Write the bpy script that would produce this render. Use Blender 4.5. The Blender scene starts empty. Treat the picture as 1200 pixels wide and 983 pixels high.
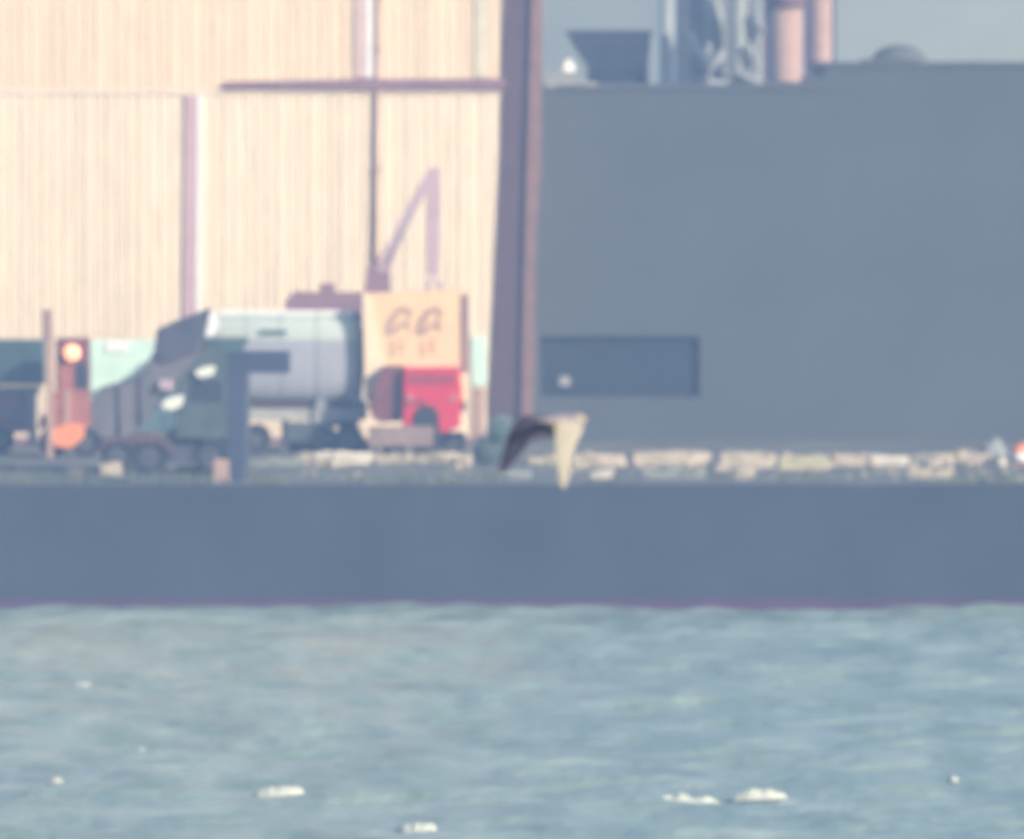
import bpy, bmesh, math, random
from mathutils import Vector, noise, Matrix
R = math.radians
random.seed(11)
scene = bpy.context.scene
COL = scene.collection

# ------------------------------------------------------------ camera, sky, sun, exposure
PX = 5.75e-5            # radians per photograph pixel (1200 px wide)
CAM_Z = 21.25           # eye height above the water
TILT = 0.0290           # the lens looks this far below the horizontal
QUAY_Y = 510.0          # distance to the quay face
DECK = 4.2              # height of the quay deck

cam_d = bpy.data.cameras.new('camera'); cam = bpy.data.objects.new('camera', cam_d); COL.objects.link(cam)
cam.location = (0, 0, CAM_Z); cam.rotation_euler = (math.pi / 2 - TILT, 0, 0)
cam_d.sensor_width = 36.0; cam_d.lens = 36.0 / (2 * math.tan(600 * PX))
cam_d.clip_start = 1.0; cam_d.clip_end = 20000
cam_d.dof.use_dof = True; cam_d.dof.focus_distance = 215.0; cam_d.dof.aperture_fstop = 2.25
scene.camera = cam

SUN_AZ, SUN_EL = 48.0, 27.0     # degrees to the right of straight behind the camera, and above the horizon
w = bpy.data.worlds.new('World'); scene.world = w; w.use_nodes = True
nt = w.node_tree; nt.nodes.clear()
sky = nt.nodes.new('ShaderNodeTexSky'); sky.sky_type = 'NISHITA'; sky.sun_disc = False
sky.sun_elevation = R(SUN_EL); sky.sun_rotation = R(180 - SUN_AZ)
sky.air_density = 1.0; sky.dust_density = 1.5; sky.ozone_density = 1.5
bg = nt.nodes.new('ShaderNodeBackground'); bg.inputs['Strength'].default_value = 0.13
out = nt.nodes.new('ShaderNodeOutputWorld')
nt.links.new(sky.outputs[0], bg.inputs[0]); nt.links.new(bg.outputs[0], out.inputs[0])
sd = bpy.data.lights.new('sun', 'SUN'); sd.energy = 5.0; sd.angle = R(0.6); sd.color = (1.0, 0.88, 0.72)
sun = bpy.data.objects.new('sun', sd); COL.objects.link(sun)
to_sun = Vector((math.sin(R(SUN_AZ)) * math.cos(R(SUN_EL)), -math.cos(R(SUN_AZ)) * math.cos(R(SUN_EL)), math.sin(R(SUN_EL))))
sun.rotation_euler = to_sun.to_track_quat('Z', 'Y').to_euler(); sun.location = (60, 300, 80)
vs = scene.view_settings
vs.view_transform = 'Standard'; vs.look = 'None'; vs.gamma = 1.0; vs.exposure = 0.46; vs.use_curve_mapping = False
scene.cycles.use_denoising = True
scene.cycles.volume_bounces = 0; scene.cycles.max_bounces = 5; scene.cycles.diffuse_bounces = 2; scene.cycles.glossy_bounces = 2
w.cycles.sampling_method = 'MANUAL'; w.cycles.sample_map_resolution = 128; scene.cycles.use_light_tree = False
HAZE_DENSITY = 0.00072
HAZE_COLOR = (0.365, 0.595, 1.0)

# ------------------------------------------------------------ helpers
def wx(px, Y): return (px - 600.0) * PX * Y
def wz(py, Y): return CAM_Z - Y * math.tan(TILT + (py - 491.5) * PX)
def base_y(py): return (CAM_Z - DECK) / math.tan(TILT + (py - 491.5) * PX)     # distance at which the deck shows at that row

def mat(name, col, rough=0.7, var=0.12, scale=1.5, metal=0.0, bump=0.0, stretch=(1, 1, 1), obj_rand=0.0, emit=None, estr=0.0):
    m = bpy.data.materials.new(name); m.use_nodes = True
    t = m.node_tree; b = t.nodes['Principled BSDF']; L = t.links.new
    b.inputs['Roughness'].default_value = rough; b.inputs['Metallic'].default_value = metal
    tc = t.nodes.new('ShaderNodeTexCoord'); mp = t.nodes.new('ShaderNodeMapping'); mp.inputs['Scale'].default_value = stretch
    L(tc.outputs['Object'], mp.inputs['Vector'])
    n = t.nodes.new('ShaderNodeTexNoise'); n.inputs['Scale'].default_value = scale; n.inputs['Detail'].default_value = 5
    L(mp.outputs[0], n.inputs['Vector'])
    fac = n.outputs['Fac']
    if obj_rand:
        oi = t.nodes.new('ShaderNodeObjectInfo')
        off = t.nodes.new('ShaderNodeVectorMath'); off.operation = 'ADD'
        sc = t.nodes.new('ShaderNodeMath'); sc.operation = 'MULTIPLY'; sc.inputs[1].default_value = 53.0
        L(oi.outputs['Random'], sc.inputs[0]); L(mp.outputs[0], off.inputs[0]); L(sc.outputs[0], off.inputs[1]); L(off.outputs[0], n.inputs['Vector'])
        mx = t.nodes.new('ShaderNodeMath'); mx.operation = 'MULTIPLY_ADD'; mx.inputs[1].default_value = obj_rand
        cen = t.nodes.new('ShaderNodeMath'); cen.operation = 'SUBTRACT'; cen.inputs[1].default_value = 0.5
        L(oi.outputs['Random'], cen.inputs[0]); L(cen.outputs[0], mx.inputs[0]); L(n.outputs['Fac'], mx.inputs[2]); fac = mx.outputs[0]
    r = t.nodes.new('ShaderNodeValToRGB')
    r.color_ramp.elements[0].position = 0.3; r.color_ramp.elements[1].position = 0.7
    r.color_ramp.elements[0].color = tuple(c * (1 - var) for c in col) + (1,)
    r.color_ramp.elements[1].color = tuple(min(1, c * (1 + var)) for c in col) + (1,)
    L(fac, r.inputs[0]); L(r.outputs[0], b.inputs['Base Color'])
    if bump:
        bn = t.nodes.new('ShaderNodeBump'); bn.inputs['Strength'].default_value = bump; bn.inputs['Distance'].default_value = 0.05
        L(n.outputs['Fac'], bn.inputs['Height']); L(bn.outputs[0], b.inputs['Normal'])
    if emit:
        b.inputs['Emission Color'].default_value = emit + (1,); b.inputs['Emission Strength'].default_value = estr
    return m

M = {}
M['cream'] = mat('cream_sheet_steel', (0.79, 0.645, 0.455), 0.75, 0.10, 6.0, stretch=(1, 1, 0.12), obj_rand=0.3)
M['cream_high'] = mat('cream_sheet_steel_upper', (0.78, 0.605, 0.41), 0.75, 0.09, 6.0, stretch=(1, 1, 0.12), obj_rand=0.35)
M['pink_batten'] = mat('pale_pink_batten', (0.50, 0.33, 0.34), 0.7, 0.08)
M['pink_batten_pale'] = mat('pale_cream_pink_batten', (0.58, 0.42, 0.38), 0.7, 0.08)
M['flashing'] = mat('cream_flashing', (0.80, 0.64, 0.48), 0.7, 0.08)
M['white_trim'] = mat('white_trim', (0.84, 0.80, 0.75), 0.6, 0.05)
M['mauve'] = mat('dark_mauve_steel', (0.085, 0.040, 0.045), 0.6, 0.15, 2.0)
M['pink_lit_edge'] = mat('column_edge_lit_pink', (0.21, 0.11, 0.085), 0.6, 0.15, 2.0)
M['mauve_mid'] = mat('faded_mauve_steel', (0.24, 0.13, 0.15), 0.65, 0.12, 2.0)
M['lavender'] = mat('lavender_grey_paint', (0.46, 0.33, 0.36), 0.55, 0.10, 2.0)
M['brown_pipe'] = mat('dull_brown_pipe', (0.33, 0.20, 0.17), 0.6, 0.12, 2.0)
M['shed'] = mat('slate_blue_cladding', (0.062, 0.070, 0.072), 0.8, 0.10, 0.25)
M['vent'] = mat('dull_grey_vent', (0.095, 0.105, 0.10), 0.8, 0.1)
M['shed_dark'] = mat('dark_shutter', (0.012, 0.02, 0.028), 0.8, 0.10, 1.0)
M['plinth'] = mat('dull_maroon_plinth', (0.10, 0.06, 0.06), 0.8, 0.2, 1.2)
M['quay'] = mat('dark_wet_stone', (0.022, 0.030, 0.040), 0.85, 0.25, 0.35, bump=0.3)
M['tide'] = mat('maroon_tide_band', (0.055, 0.015, 0.055), 0.7, 0.25, 0.8)
M['deck'] = mat('worn_grey_deck', (0.11, 0.115, 0.105), 0.9, 0.35, 0.4)
M['land'] = mat('far_flat_land', (0.12, 0.13, 0.10), 0.95, 0.3, 0.01)
M['concrete'] = mat('pale_concrete', (0.46, 0.385, 0.275), 0.9, 0.35, 2.0, bump=0.4)
M['concrete_bright'] = mat('whitewashed_concrete', (0.66, 0.60, 0.47), 0.9, 0.1, 2.0, bump=0.3)
M['concrete_dim'] = mat('mossy_grey_concrete', (0.22, 0.23, 0.19), 0.9, 0.2, 2.0, bump=0.4)
M['concrete_yellow'] = mat('yellowish_concrete', (0.40, 0.37, 0.22), 0.9, 0.15, 2.0, bump=0.4)
M['dark'] = mat('near_black_rubber', (0.02, 0.02, 0.022), 0.85, 0.15, 4.0)
M['truck'] = mat('dark_grey_paint', (0.055, 0.054, 0.072), 0.55, 0.25, 1.5)
M['truck_side'] = mat('dusty_grey_bed', (0.13, 0.12, 0.125), 0.8, 0.25, 1.0)
M['green_dark'] = mat('dark_green_paint', (0.06, 0.08, 0.075), 0.5, 0.2, 2.0)
M['teal'] = mat('dull_teal_paint', (0.045, 0.085, 0.085), 0.5, 0.15, 2.0)
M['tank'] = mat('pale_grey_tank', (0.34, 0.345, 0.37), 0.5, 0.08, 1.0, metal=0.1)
M['tank_ring'] = mat('grey_tank_ring', (0.22, 0.22, 0.25), 0.6, 0.1)
M['chassis_pale'] = mat('pale_chassis', (0.36, 0.36, 0.30), 0.7, 0.15, 2.0)
M['beige'] = mat('dusty_beige_paint', (0.27, 0.19, 0.16), 0.8, 0.2, 2.0)
M['tank_top_lit'] = mat('pale_mint_lit_top', (0.46, 0.52, 0.45), 0.5, 0.06, 1.0)
M['post_cream'] = mat('dull_cream_post', (0.62, 0.55, 0.40), 0.75, 0.1)
M['rim'] = mat('grimy_rim', (0.06, 0.06, 0.065), 0.7, 0.2)
M['steel'] = mat('dull_steel', (0.20, 0.20, 0.21), 0.5, 0.15, 3.0, metal=0.3)
M['yellow'] = mat('warm_yellow_panel', (0.80, 0.55, 0.30), 0.6, 0.06, 1.0)
M['yellow_pale'] = mat('pale_yellow_panel', (0.86, 0.66, 0.44), 0.6, 0.05, 1.0)
M['mark'] = mat('brown_lettering', (0.45, 0.30, 0.21), 0.8, 0.35, 6.0)
M['mark_pale'] = mat('faded_brown_lettering', (0.64, 0.43, 0.25), 0.8, 0.2, 6.0)
M['red'] = mat('bright_red_paint', (0.60, 0.020, 0.050), 0.45, 0.10, 2.0)
M['red_dark'] = mat('deep_red_trim', (0.33, 0.03, 0.05), 0.5, 0.10, 2.0)
M['red_faded'] = mat('faded_brick_red_paint', (0.33, 0.115, 0.085), 0.55, 0.20, 2.0)
M['maroon'] = mat('dark_maroon_paint', (0.17, 0.05, 0.055), 0.55, 0.20, 2.0)
M['orange'] = mat('bright_orange_paint', (0.80, 0.27, 0.10), 0.5, 0.12, 2.0)
M['lamp'] = mat('lit_orange_lamp', (1.0, 0.5, 0.25), 0.3, 0.02, emit=(1.0, 0.40, 0.18), estr=1.6)
M['mint'] = mat('pale_mint_paint', (0.60, 0.80, 0.66), 0.5, 0.08, 1.5)
M['white'] = mat('white_paint', (0.82, 0.82, 0.78), 0.45, 0.04, 2.0)
M['glass'] = mat('dark_glass', (0.03, 0.035, 0.045), 0.12, 0.05)
M['glint'] = mat('pale_glint_paint', (0.72, 0.74, 0.62), 0.5, 0.05)  # pale colour for the painted highlights on the dump truck
M['navy'] = mat('dark_blue_steel', (0.025, 0.034, 0.06), 0.6, 0.15, 2.0)
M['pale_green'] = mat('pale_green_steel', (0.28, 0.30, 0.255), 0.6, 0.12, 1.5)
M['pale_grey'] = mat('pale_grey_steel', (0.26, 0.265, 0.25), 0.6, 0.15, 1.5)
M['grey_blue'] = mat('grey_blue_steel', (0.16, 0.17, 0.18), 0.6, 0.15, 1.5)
M['pink_stack'] = mat('pinkish_brick_stack', (0.40, 0.26, 0.20), 0.85, 0.12, 2.5)
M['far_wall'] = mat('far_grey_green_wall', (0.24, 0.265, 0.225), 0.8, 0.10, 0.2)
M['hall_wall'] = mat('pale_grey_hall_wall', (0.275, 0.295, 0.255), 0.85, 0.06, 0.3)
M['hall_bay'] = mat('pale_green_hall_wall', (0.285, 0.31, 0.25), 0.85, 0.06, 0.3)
M['foam'] = mat('sea_foam', (0.50, 0.52, 0.42), 0.8, 0.2, 5.0)
M['feather_white'] = mat('cream_white_feathers', (0.34, 0.31, 0.245), 0.85, 0.08, 14.0, stretch=(1, 1, 0.3))
M['feather_shaded'] = mat('shaded_wing_feathers', (0.030, 0.025, 0.055), 0.9, 0.25, 14.0)
M['feather_grey'] = mat('lavender_grey_feathers', (0.20, 0.17, 0.20), 0.85, 0.12, 14.0)
M['beak'] = mat('dull_orange_beak', (0.55, 0.24, 0.10), 0.5, 0.1)
M['leaf'] = mat('grey_green_leaf', (0.15, 0.215, 0.17), 0.8, 0.2, 3.0)
M['weed'] = mat('dry_green_weed', (0.12, 0.135, 0.085), 0.85, 0.4, 1.5)
M['stem'] = mat('brown_stem', (0.08, 0.055, 0.04), 0.9, 0.2)

def link_mesh(name, bm, m, parent=None, smooth=False):
    me = bpy.data.meshes.new(name)
    bmesh.ops.recalc_face_normals(bm, faces=bm.faces)
    bm.to_mesh(me); bm.free()
    if smooth:
        for p in me.polygons: p.use_smooth = True
    o = bpy.data.objects.new(name, me); COL.objects.link(o)
    for k in (m if isinstance(m, (list, tuple)) else [m]): me.materials.append(k)
    if parent: o.parent = parent
    return o

def bm_box(bm, x0, x1, y0, y1, z0, z1, bev=0.0):
    vs_ = [bm.verts.new(p) for p in ((x0, y0, z0), (x1, y0, z0), (x1, y1, z0), (x0, y1, z0), (x0, y0, z1), (x1, y0, z1), (x1, y1, z1), (x0, y1, z1))]
    fs = [bm.faces.new([vs_[i] for i in q]) for q in ((0, 1, 5, 4), (1, 2, 6, 5), (2, 3, 7, 6), (3, 0, 4, 7), (4, 5, 6, 7), (3, 2, 1, 0))]
    if bev:
        es = list({e for f in fs for e in f.edges})
        bmesh.ops.bevel(bm, geom=es, offset=bev, segments=2, affect='EDGES', profile=0.6)

def bm_prism(bm, pts, y0, y1, bev=0.0):        # outline in x, z pushed back from y0 to y1
    a = [bm.verts.new((x, y0, z)) for x, z in pts]; b = [bm.verts.new((x, y1, z)) for x, z in pts]
    fs = [bm.faces.new(a), bm.faces.new(b[::-1])]
    n = len(pts)
    for i in range(n): fs.append(bm.faces.new((a[i], a[(i + 1) % n], b[(i + 1) % n], b[i])))
    if bev:
        es = list({e for f in fs for e in f.edges})
        bmesh.ops.bevel(bm, geom=es, offset=bev, segments=2, affect='EDGES', profile=0.6)

def bm_tube(bm, p0, p1, r0, r1=None, n=12):
    r1 = r0 if r1 is None else r1
    p0, p1 = Vector(p0), Vector(p1); d = (p1 - p0).normalized()
    u = d.orthogonal().normalized(); v = d.cross(u)
    A = [bm.verts.new(p0 + (u * math.cos(t) + v * math.sin(t)) * r0) for t in [2 * math.pi * i / n for i in range(n)]]
    B = [bm.verts.new(p1 + (u * math.cos(t) + v * math.sin(t)) * r1) for t in [2 * math.pi * i / n for i in range(n)]]
    for i in range(n): bm.faces.new((A[i], A[(i + 1) % n], B[(i + 1) % n], B[i]))
    bm.faces.new(A[::-1]); bm.faces.new(B)

def tag(o, label, cat, group=None):
    o['label'] = label; o['category'] = cat
    if group: o['group'] = group
    return o

class Thing:
    """An Empty on the deck; its parts are laid out at distance Y from the camera in the photograph's own proportions."""
    def __init__(s, name, label, cat, px, Y, z=DECK, group=None):
        s.Y = Y; s.o = bpy.data.objects.new(name, None); COL.objects.link(s.o)
        s.org = Vector((wx(px, Y), Y, z)); s.o.location = s.org; s.o.empty_display_size = 0.5
        tag(s.o, label, cat, group)
    def x(s, px): return wx(px, s.Y) - s.org.x
    def z(s, py): return wz(py, s.Y) - s.org.z
    def m(s, n): return n * PX * s.Y
    def box(s, name, px0, py0, px1, py1, d0, d1, m, parent=None, bev=0.03):
        bm = bmesh.new(); bm_box(bm, s.x(px0), s.x(px1), d0, d1, s.z(py1), s.z(py0), bev); return link_mesh(name, bm, m, parent or s.o)
    def boxz(s, name, px0, px1, z0, z1, d0, d1, m, parent=None, bev=0.03):
        bm = bmesh.new(); bm_box(bm, s.x(px0), s.x(px1), d0, d1, z0, z1, bev); return link_mesh(name, bm, m, parent or s.o)
    def prism(s, name, pts, d0, d1, m, parent=None, bev=0.03):
        bm = bmesh.new(); bm_prism(bm, [(s.x(a), s.z(b)) for a, b in pts], d0, d1, bev); return link_mesh(name, bm, m, parent or s.o)
    def tube(s, name, a, b, r, m, parent=None, r1=None, n=14):     # a, b = (px, py, depth)
        bm = bmesh.new(); bm_tube(bm, (s.x(a[0]), a[2], s.z(a[1])), (s.x(b[0]), b[2], s.z(b[1])), r, r1, n); return link_mesh(name, bm, m, parent or s.o, True)
    def wheel(s, px, r, d0, d1, tyre_m=None):
        bm = bmesh.new(); c = s.x(px); n = 24; prof = [(r * 0.55, d0 + .02), (r * .9, d0), (r, d0 + .06), (r, d1 - .06), (r * .9, d1), (r * .55, d1 - .02)]
        rings = [[bm.verts.new((c + rr * math.cos(2 * math.pi * i / n), dd, r + rr * math.sin(2 * math.pi * i / n))) for i in range(n)] for rr, dd in prof]
        for a, b in zip(rings, rings[1:] + rings[:1]):
            for i in range(n): bm.faces.new((a[i], a[(i + 1) % n], b[(i + 1) % n], b[i]))
        wh = link_mesh('wheel', bm, tyre_m or M['dark'], s.o, True)
        bm = bmesh.new(); bm_tube(bm, (c, d0 + .05, r), (c, d1 - .05, r), r * .56, n=18); bm_tube(bm, (c, d0 + .01, r), (c, d0 + .06, r), r * .2, n=10)
        link_mesh('rim', bm, M['rim'], wh)
        return wh

def structure(o): o['kind'] = 'structure'; return o

# ------------------------------------------------------------ the setting: water, quay, land
def wave_h(x, y):
    h = 0.0
    for (kx, ky, a, ph) in WAVES: h += a * math.sin(kx * x + ky * y + ph)
    h += 0.10 * noise.noise(Vector((x * 0.22, y * 0.10, 3.1))) + 0.05 * noise.noise(Vector((x * 0.9, y * 0.45, 7.7)))
    return h
WAVES = []
rw = random.Random(5)
for i in range(16):
    lam = 1.4 * (1.32 ** i) ** 0.72 * 1.0
    ang = R(90 + rw.uniform(-50, 50)); k = 2 * math.pi / lam
    WAVES.append((k * math.cos(ang), k * math.sin(ang), 0.016 * min(lam, 6.0) ** 0.62 * min(1.0, 7.0 / lam), rw.uniform(0, 6.28)))
def water_mesh():
    bm = bmesh.new()
    x0, x1, y0, y1, nx, ny = -24.0, 24.0, 335.0, QUAY_Y + 0.6, 240, 700
    grid = []
    for j in range(ny + 1):
        y = y0 + (y1 - y0) * j / ny; row = []
        for i in range(nx + 1):
            x = x0 + (x1 - x0) * i / nx
            e = min(1.0, (i / 10.0), ((nx - i) / 10.0), (j / 20.0))
            row.append(bm.verts.new((x, y, wave_h(x, y) * e)))
        grid.append(row)
    for j in range(ny):
        for i in range(nx): bm.faces.new((grid[j][i], grid[j][i + 1], grid[j + 1][i + 1], grid[j + 1][i]))
    def quad(a, b, c, d): bm.faces.new([bm.verts.new((p[0], p[1], 0)) for p in (a, b, c, d)])
    quad((-900, y0), (x0, y0), (x0, y1), (-900, y1)); quad((x1, y0), (900, y0), (900, y1), (x1, y1)); quad((-900, -120), (900, -120), (900, y0), (-900, y0))
    m = bpy.data.materials.new('choppy_sea_water'); m.use_nodes = True; t = m.node_tree; b = t.nodes['Principled BSDF']; L = t.links.new
    b.inputs['Roughness'].default_value = 0.3; b.inputs['IOR'].default_value = 1.33
    tc = t.nodes.new('ShaderNodeTexCoord'); mp = t.nodes.new('ShaderNodeMapping'); mp.inputs['Scale'].default_value = (0.42, 0.085, 0.1); L(tc.outputs['Object'], mp.inputs[0])
    n = t.nodes.new('ShaderNodeTexNoise'); n.inputs['Scale'].default_value = 1.0; n.inputs['Detail'].default_value = 6; n.inputs['Roughness'].default_value = 0.65; L(mp.outputs[0], n.inputs['Vector'])
    r = t.nodes.new('ShaderNodeValToRGB'); r.color_ramp.elements[0].position = .35; r.color_ramp.elements[1].position = .65
    r.color_ramp.elements[0].color = (0.15, 0.215, 0.17, 1); r.color_ramp.elements[1].color = (0.285, 0.36, 0.305, 1)
    L(n.outputs['Fac'], r.inputs[0]); L(r.outputs[0], b.inputs['Base Color'])
    n2 = t.nodes.new('ShaderNodeTexNoise'); n2.inputs['Scale'].default_value = 1.6; n2.inputs['Detail'].default_value = 3; L(tc.outputs['Object'], n2.inputs['Vector'])
    bn = t.nodes.new('ShaderNodeBump'); bn.inputs['Strength'].default_value = 0.8; bn.inputs['Distance'].default_value = 0.16; L(n2.outputs['Fac'], bn.inputs['Height']); L(bn.outputs[0], b.inputs['Normal'])
    structure(link_mesh('water', bm, m, None, True))
water_mesh()

bm = bmesh.new()
n = 240
pts = []
for i in range(n + 1):                                  # quay face with a slightly uneven, weathered surface
    x = -300 + 600 * i / n
    pts.append(x)
rows = [-2.0, 0.30, 1.6, 2.9, DECK - 0.002]
G = []
for z in rows:
    G.append([bm.verts.new((x, QUAY_Y + 0.05 * noise.noise(Vector((x * .35, z * .8, 0))) - (0.0 if z > 0.5 else 0.06), z)) for x in pts])
for a, b in zip(G, G[1:]):
    for i in range(n): bm.faces.new((a[i], a[i + 1], b[i + 1], b[i]))
back = [bm.verts.new((x, QUAY_Y + 2.0, DECK - 0.002)) for x in pts]
for i in range(n): bm.faces.new((G[-1][i], G[-1][i + 1], back[i + 1], back[i]))
qw = structure(link_mesh('quay_wall', bm, M['quay']))
bm = bmesh.new(); bm_box(bm, -300, 300, QUAY_Y - 0.24, QUAY_Y - 0.08, -1.2, 0.30, 0.02)
link_mesh('tide_band', bm, M['tide'], qw)

bm = bmesh.new()
nx, ny = 120, 60
G = [[bm.verts.new((-60 + 120 * i / nx, QUAY_Y + 0.4 + 89 * j / ny, DECK + 0.004 + 0.05 * max(0, noise.noise(Vector((i * .31, j * .4, 2)))))) for i in range(nx + 1)] for j in range(ny + 1)]
for j in range(ny):
    for i in range(nx): bm.faces.new((G[j][i], G[j][i + 1], G[j + 1][i + 1], G[j + 1][i]))
structure(link_mesh('quay_deck', bm, M['deck']))
bm = bmesh.new(); bm.faces.new([bm.verts.new(p) for p in ((-3000, QUAY_Y + 1.5, DECK - 0.02), (3000, QUAY_Y + 1.5, DECK - 0.02), (3000, 6000, DECK - 0.02), (-3000, 6000, DECK - 0.02))])
structure(link_mesh('ground', bm, M['land']))

bm = bmesh.new(); hl = []
for j in range(9):
    row = []
    for i in range(81):
        x = -1600 + 40 * i; prof_ = math.sin(math.pi * min(1, j / 5.0) / 2)
        row.append(bm.verts.new((x, 2500 + 60 * j, DECK - .5 + 31 * prof_ * (1 + .06 * noise.noise(Vector((x * .004, j * .3, 1)))))))
    hl.append(row)
for a, b in zip(hl, hl[1:]):
    for i in range(80): bm.faces.new((a[i], a[i + 1], b[i + 1], b[i]))
structure(link_mesh('hills', bm, M['land'], None, True))

# ------------------------------------------------------------ cream warehouse
W = Thing('warehouse', 'tall sunlit cream warehouse clad in ribbed vertical sheets filling the left half', 'warehouse', 290, 556.0)
def sheet_mesh(h, width, ribs=3):
    bm = bmesh.new(); prof = []
    prof = [(0.0, 0.0), (width * .30, -0.004), (width * .55, 0.0), (width - .075, 0.0), (width - .065, -0.034), (width - .02, -0.034), (width, 0.0)]
    prof = [(x, y) for x, y in prof]
    a = [bm.verts.new((x, y, 0)) for x, y in prof]; b = [bm.verts.new((x, y, h)) for x, y in prof]
    a2 = [bm.verts.new((prof[0][0], 0.05, 0)), bm.verts.new((prof[-1][0], 0.05, 0))]; b2 = [bm.verts.new((prof[0][0], 0.05, h)), bm.verts.new((prof[-1][0], 0.05, h))]
    for i in range(len(a) - 1): bm.faces.new((a[i], a[i + 1], b[i + 1], b[i]))
    bm.faces.new((a2[0], a[0], b[0], b2[0])); bm.faces.new((a[-1], a2[1], b2[1], b[-1]))
    bmesh.ops.recalc_face_normals(bm, faces=bm.faces)
    me = bpy.data.meshes.new('cladding_sheet'); bm.to_mesh(me); bm.free(); return me
SW = 0.40
z_joint = W.z(105); z_top = 26.5
me_low = sheet_mesh(z_joint - 0.25, SW - 0.008); me_low.materials.append(M['cream'])
me_high = sheet_mesh(z_top - z_joint - 0.02, SW - 0.008); me_high.materials.append(M['cream_high'])
x_end = W.x(590); rr = random.Random(3); i = 0
x = x_end - SW
while x > W.x(-150):
    for me, z in ((me_low, 0.25), (me_high, z_joint + 0.02)):
        o = bpy.data.objects.new('cladding_sheet', me); COL.objects.link(o); o.parent = W.o
        o.location = (x, rr.uniform(-0.012, 0.012), z); o.rotation_euler = (0, rr.uniform(-.0006, .0006), rr.uniform(-.02, .02))
    x -= SW
xl = x + SW
bm = bmesh.new(); bm_box(bm, xl, x_end, 0.06, 30.0, 0.0, z_top); link_mesh('wall', bm, M['cream'], W.o)
bm = bmesh.new(); bm_box(bm, xl - .4, x_end + .4, -0.5, 30.5, z_top + 0.01, z_top + 0.5); link_mesh('roof', bm, M['mauve_mid'], W.o)
bm = bmesh.new(); bm_box(bm, xl, x_end + 0.02, -0.10, 0.05, 0.0, 0.24, 0.02); link_mesh('plinth', bm, M['mauve_mid'], W.o)
bm = bmesh.new(); bm_box(bm, xl, x_end - .05, -0.075, 0.03, W.z(111), W.z(104.8), 0.01); link_mesh('joint_flashing', bm, M['flashing'], W.o)
W.prism('gutter', [(258, 100), (268, 95.5), (420, 92.5), (592, 92), (592, 104), (440, 104.3), (270, 103.5)], -0.26, 0.02, M['mauve_mid'])
W.prism('lower_post', [(217, 112), (231, 112), (229, 372), (214, 372)], -0.10, 0.02, M['pink_batten'], bev=0.02)
W.prism('lower_trim', [(231.2, 112), (237, 112), (235, 372), (229.2, 372)], -0.12, 0.02, M['white_trim'], bev=0.01)
W.prism('upper_post', [(416, -60), (429, -60), (429, 91), (416, 91)], -0.10, 0.02, M['pink_batten_pale'], bev=0.02)
W.prism('upper_trim', [(429.2, -60), (437, -60), (437, 91), (429.2, 91)], -0.12, 0.02, M['white_trim'], bev=0.01)
dp = W.tube('downpipe', (443, -70, -0.10), (438, 350, -0.10), 0.085, M['brown_pipe'])
for py in (60, 200, 300):
    W.boxz('pipe_bracket', 436, 446, W.z(py), W.z(py) + .1, -0.2, 0.0, M['brown_pipe'], dp, 0.01)
W.prism('corner_post', [(557, -60), (572, -60), (572, 91), (557, 91)], -0.09, 0.02, M['post_cream'], bev=0.02)
cc = W.prism('corner_column', [(592, -80), (625, -80), (611, 500), (611, 523), (574, 523), (574, 470), (588, 180)], -0.14, 0.5, M['mauve'], bev=0.04)  # dark mauve puts the shade of the column's front into its colour
W.prism('column_lit_edge', [(624, -80), (637, -80), (634, 200), (629, 270), (627, 400), (623, 523), (609, 523), (612, 400), (617, 200)], -0.34, 0.3, M['pink_lit_edge'], cc, 0.06)  # pinkish strip stands for the sunlit right edge of the column
W.boxz('column_foot', 570, 628, 0.0, 0.3, -0.9, 0.6, M['mauve'], cc)
dr = W.box('side_door', 553, 394, 570, 452, -0.08, 0.03, M['mint'])
W.box('door_panel', 553, 455, 567, 512, -0.07, 0.03, M['pink_stack'])

# ------------------------------------------------------------ slate grey shed on the right
S = Thing('grey_shed', 'huge flat slate grey shed wall with one dark rectangular opening, right half', 'shed', 900, 560.0)
x0, x1 = S.x(606), S.x(1420)
def shed_wall():
    bm = bmesh.new(); o0, o1, oz0, oz1 = S.x(634), S.x(820), S.z(465), S.z(394)
    za, zb, xs = S.z(104), S.z(77), S.x(968)
    for q in (((x0, 0), (o0, 0), (o0, za), (x0, za)), ((o0, 0), (o1, 0), (o1, oz0), (o0, oz0)), ((o0, oz1), (o1, oz1), (o1, za), (o0, za)), ((o1, 0), (xs, 0), (xs, za), (o1, za)),
              ((xs, 0), (x1, 0), (x1, zb), (xs, zb))):
        bm.faces.new([bm.verts.new((a, 0, b)) for a, b in q])
    D = 28.0
    for q in (((x0, 0, za), (xs, 0, za), (xs, D, za), (x0, D, za)), ((xs, 0, zb), (x1, 0, zb), (x1, D, zb), (xs, D, zb)), ((xs, 0, za), (xs, 0, zb), (xs, D, zb), (xs, D, za)),
              ((x0, 0, 0), (x0, 0, za), (x0, D, za), (x0, D, 0)), ((x1, 0, 0), (x1, 0, zb), (x1, D, zb), (x1, D, 0)), ((x0, D, 0), (x1, D, 0), (x1, D, za), (x0, D, za)),
              ((o0, 0, oz0), (o1, 0, oz0), (o1, .3, oz0), (o0, .3, oz0)), ((o0, 0, oz1), (o1, 0, oz1), (o1, .3, oz1), (o0, .3, oz1)), ((o0, 0, oz0), (o0, 0, oz1), (o0, .3, oz1), (o0, .3, oz0)), ((o1, 0, oz0), (o1, 0, oz1), (o1, .3, oz1), (o1, .3, oz0))):
        bm.faces.new([bm.verts.new(p) for p in q])
    link_mesh('wall', bm, M['shed'], S.o)
shed_wall()
op = S.box('shutter', 634, 394, 820, 465, 0.28, 0.35, M['shed_dark'], bev=0)
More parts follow.
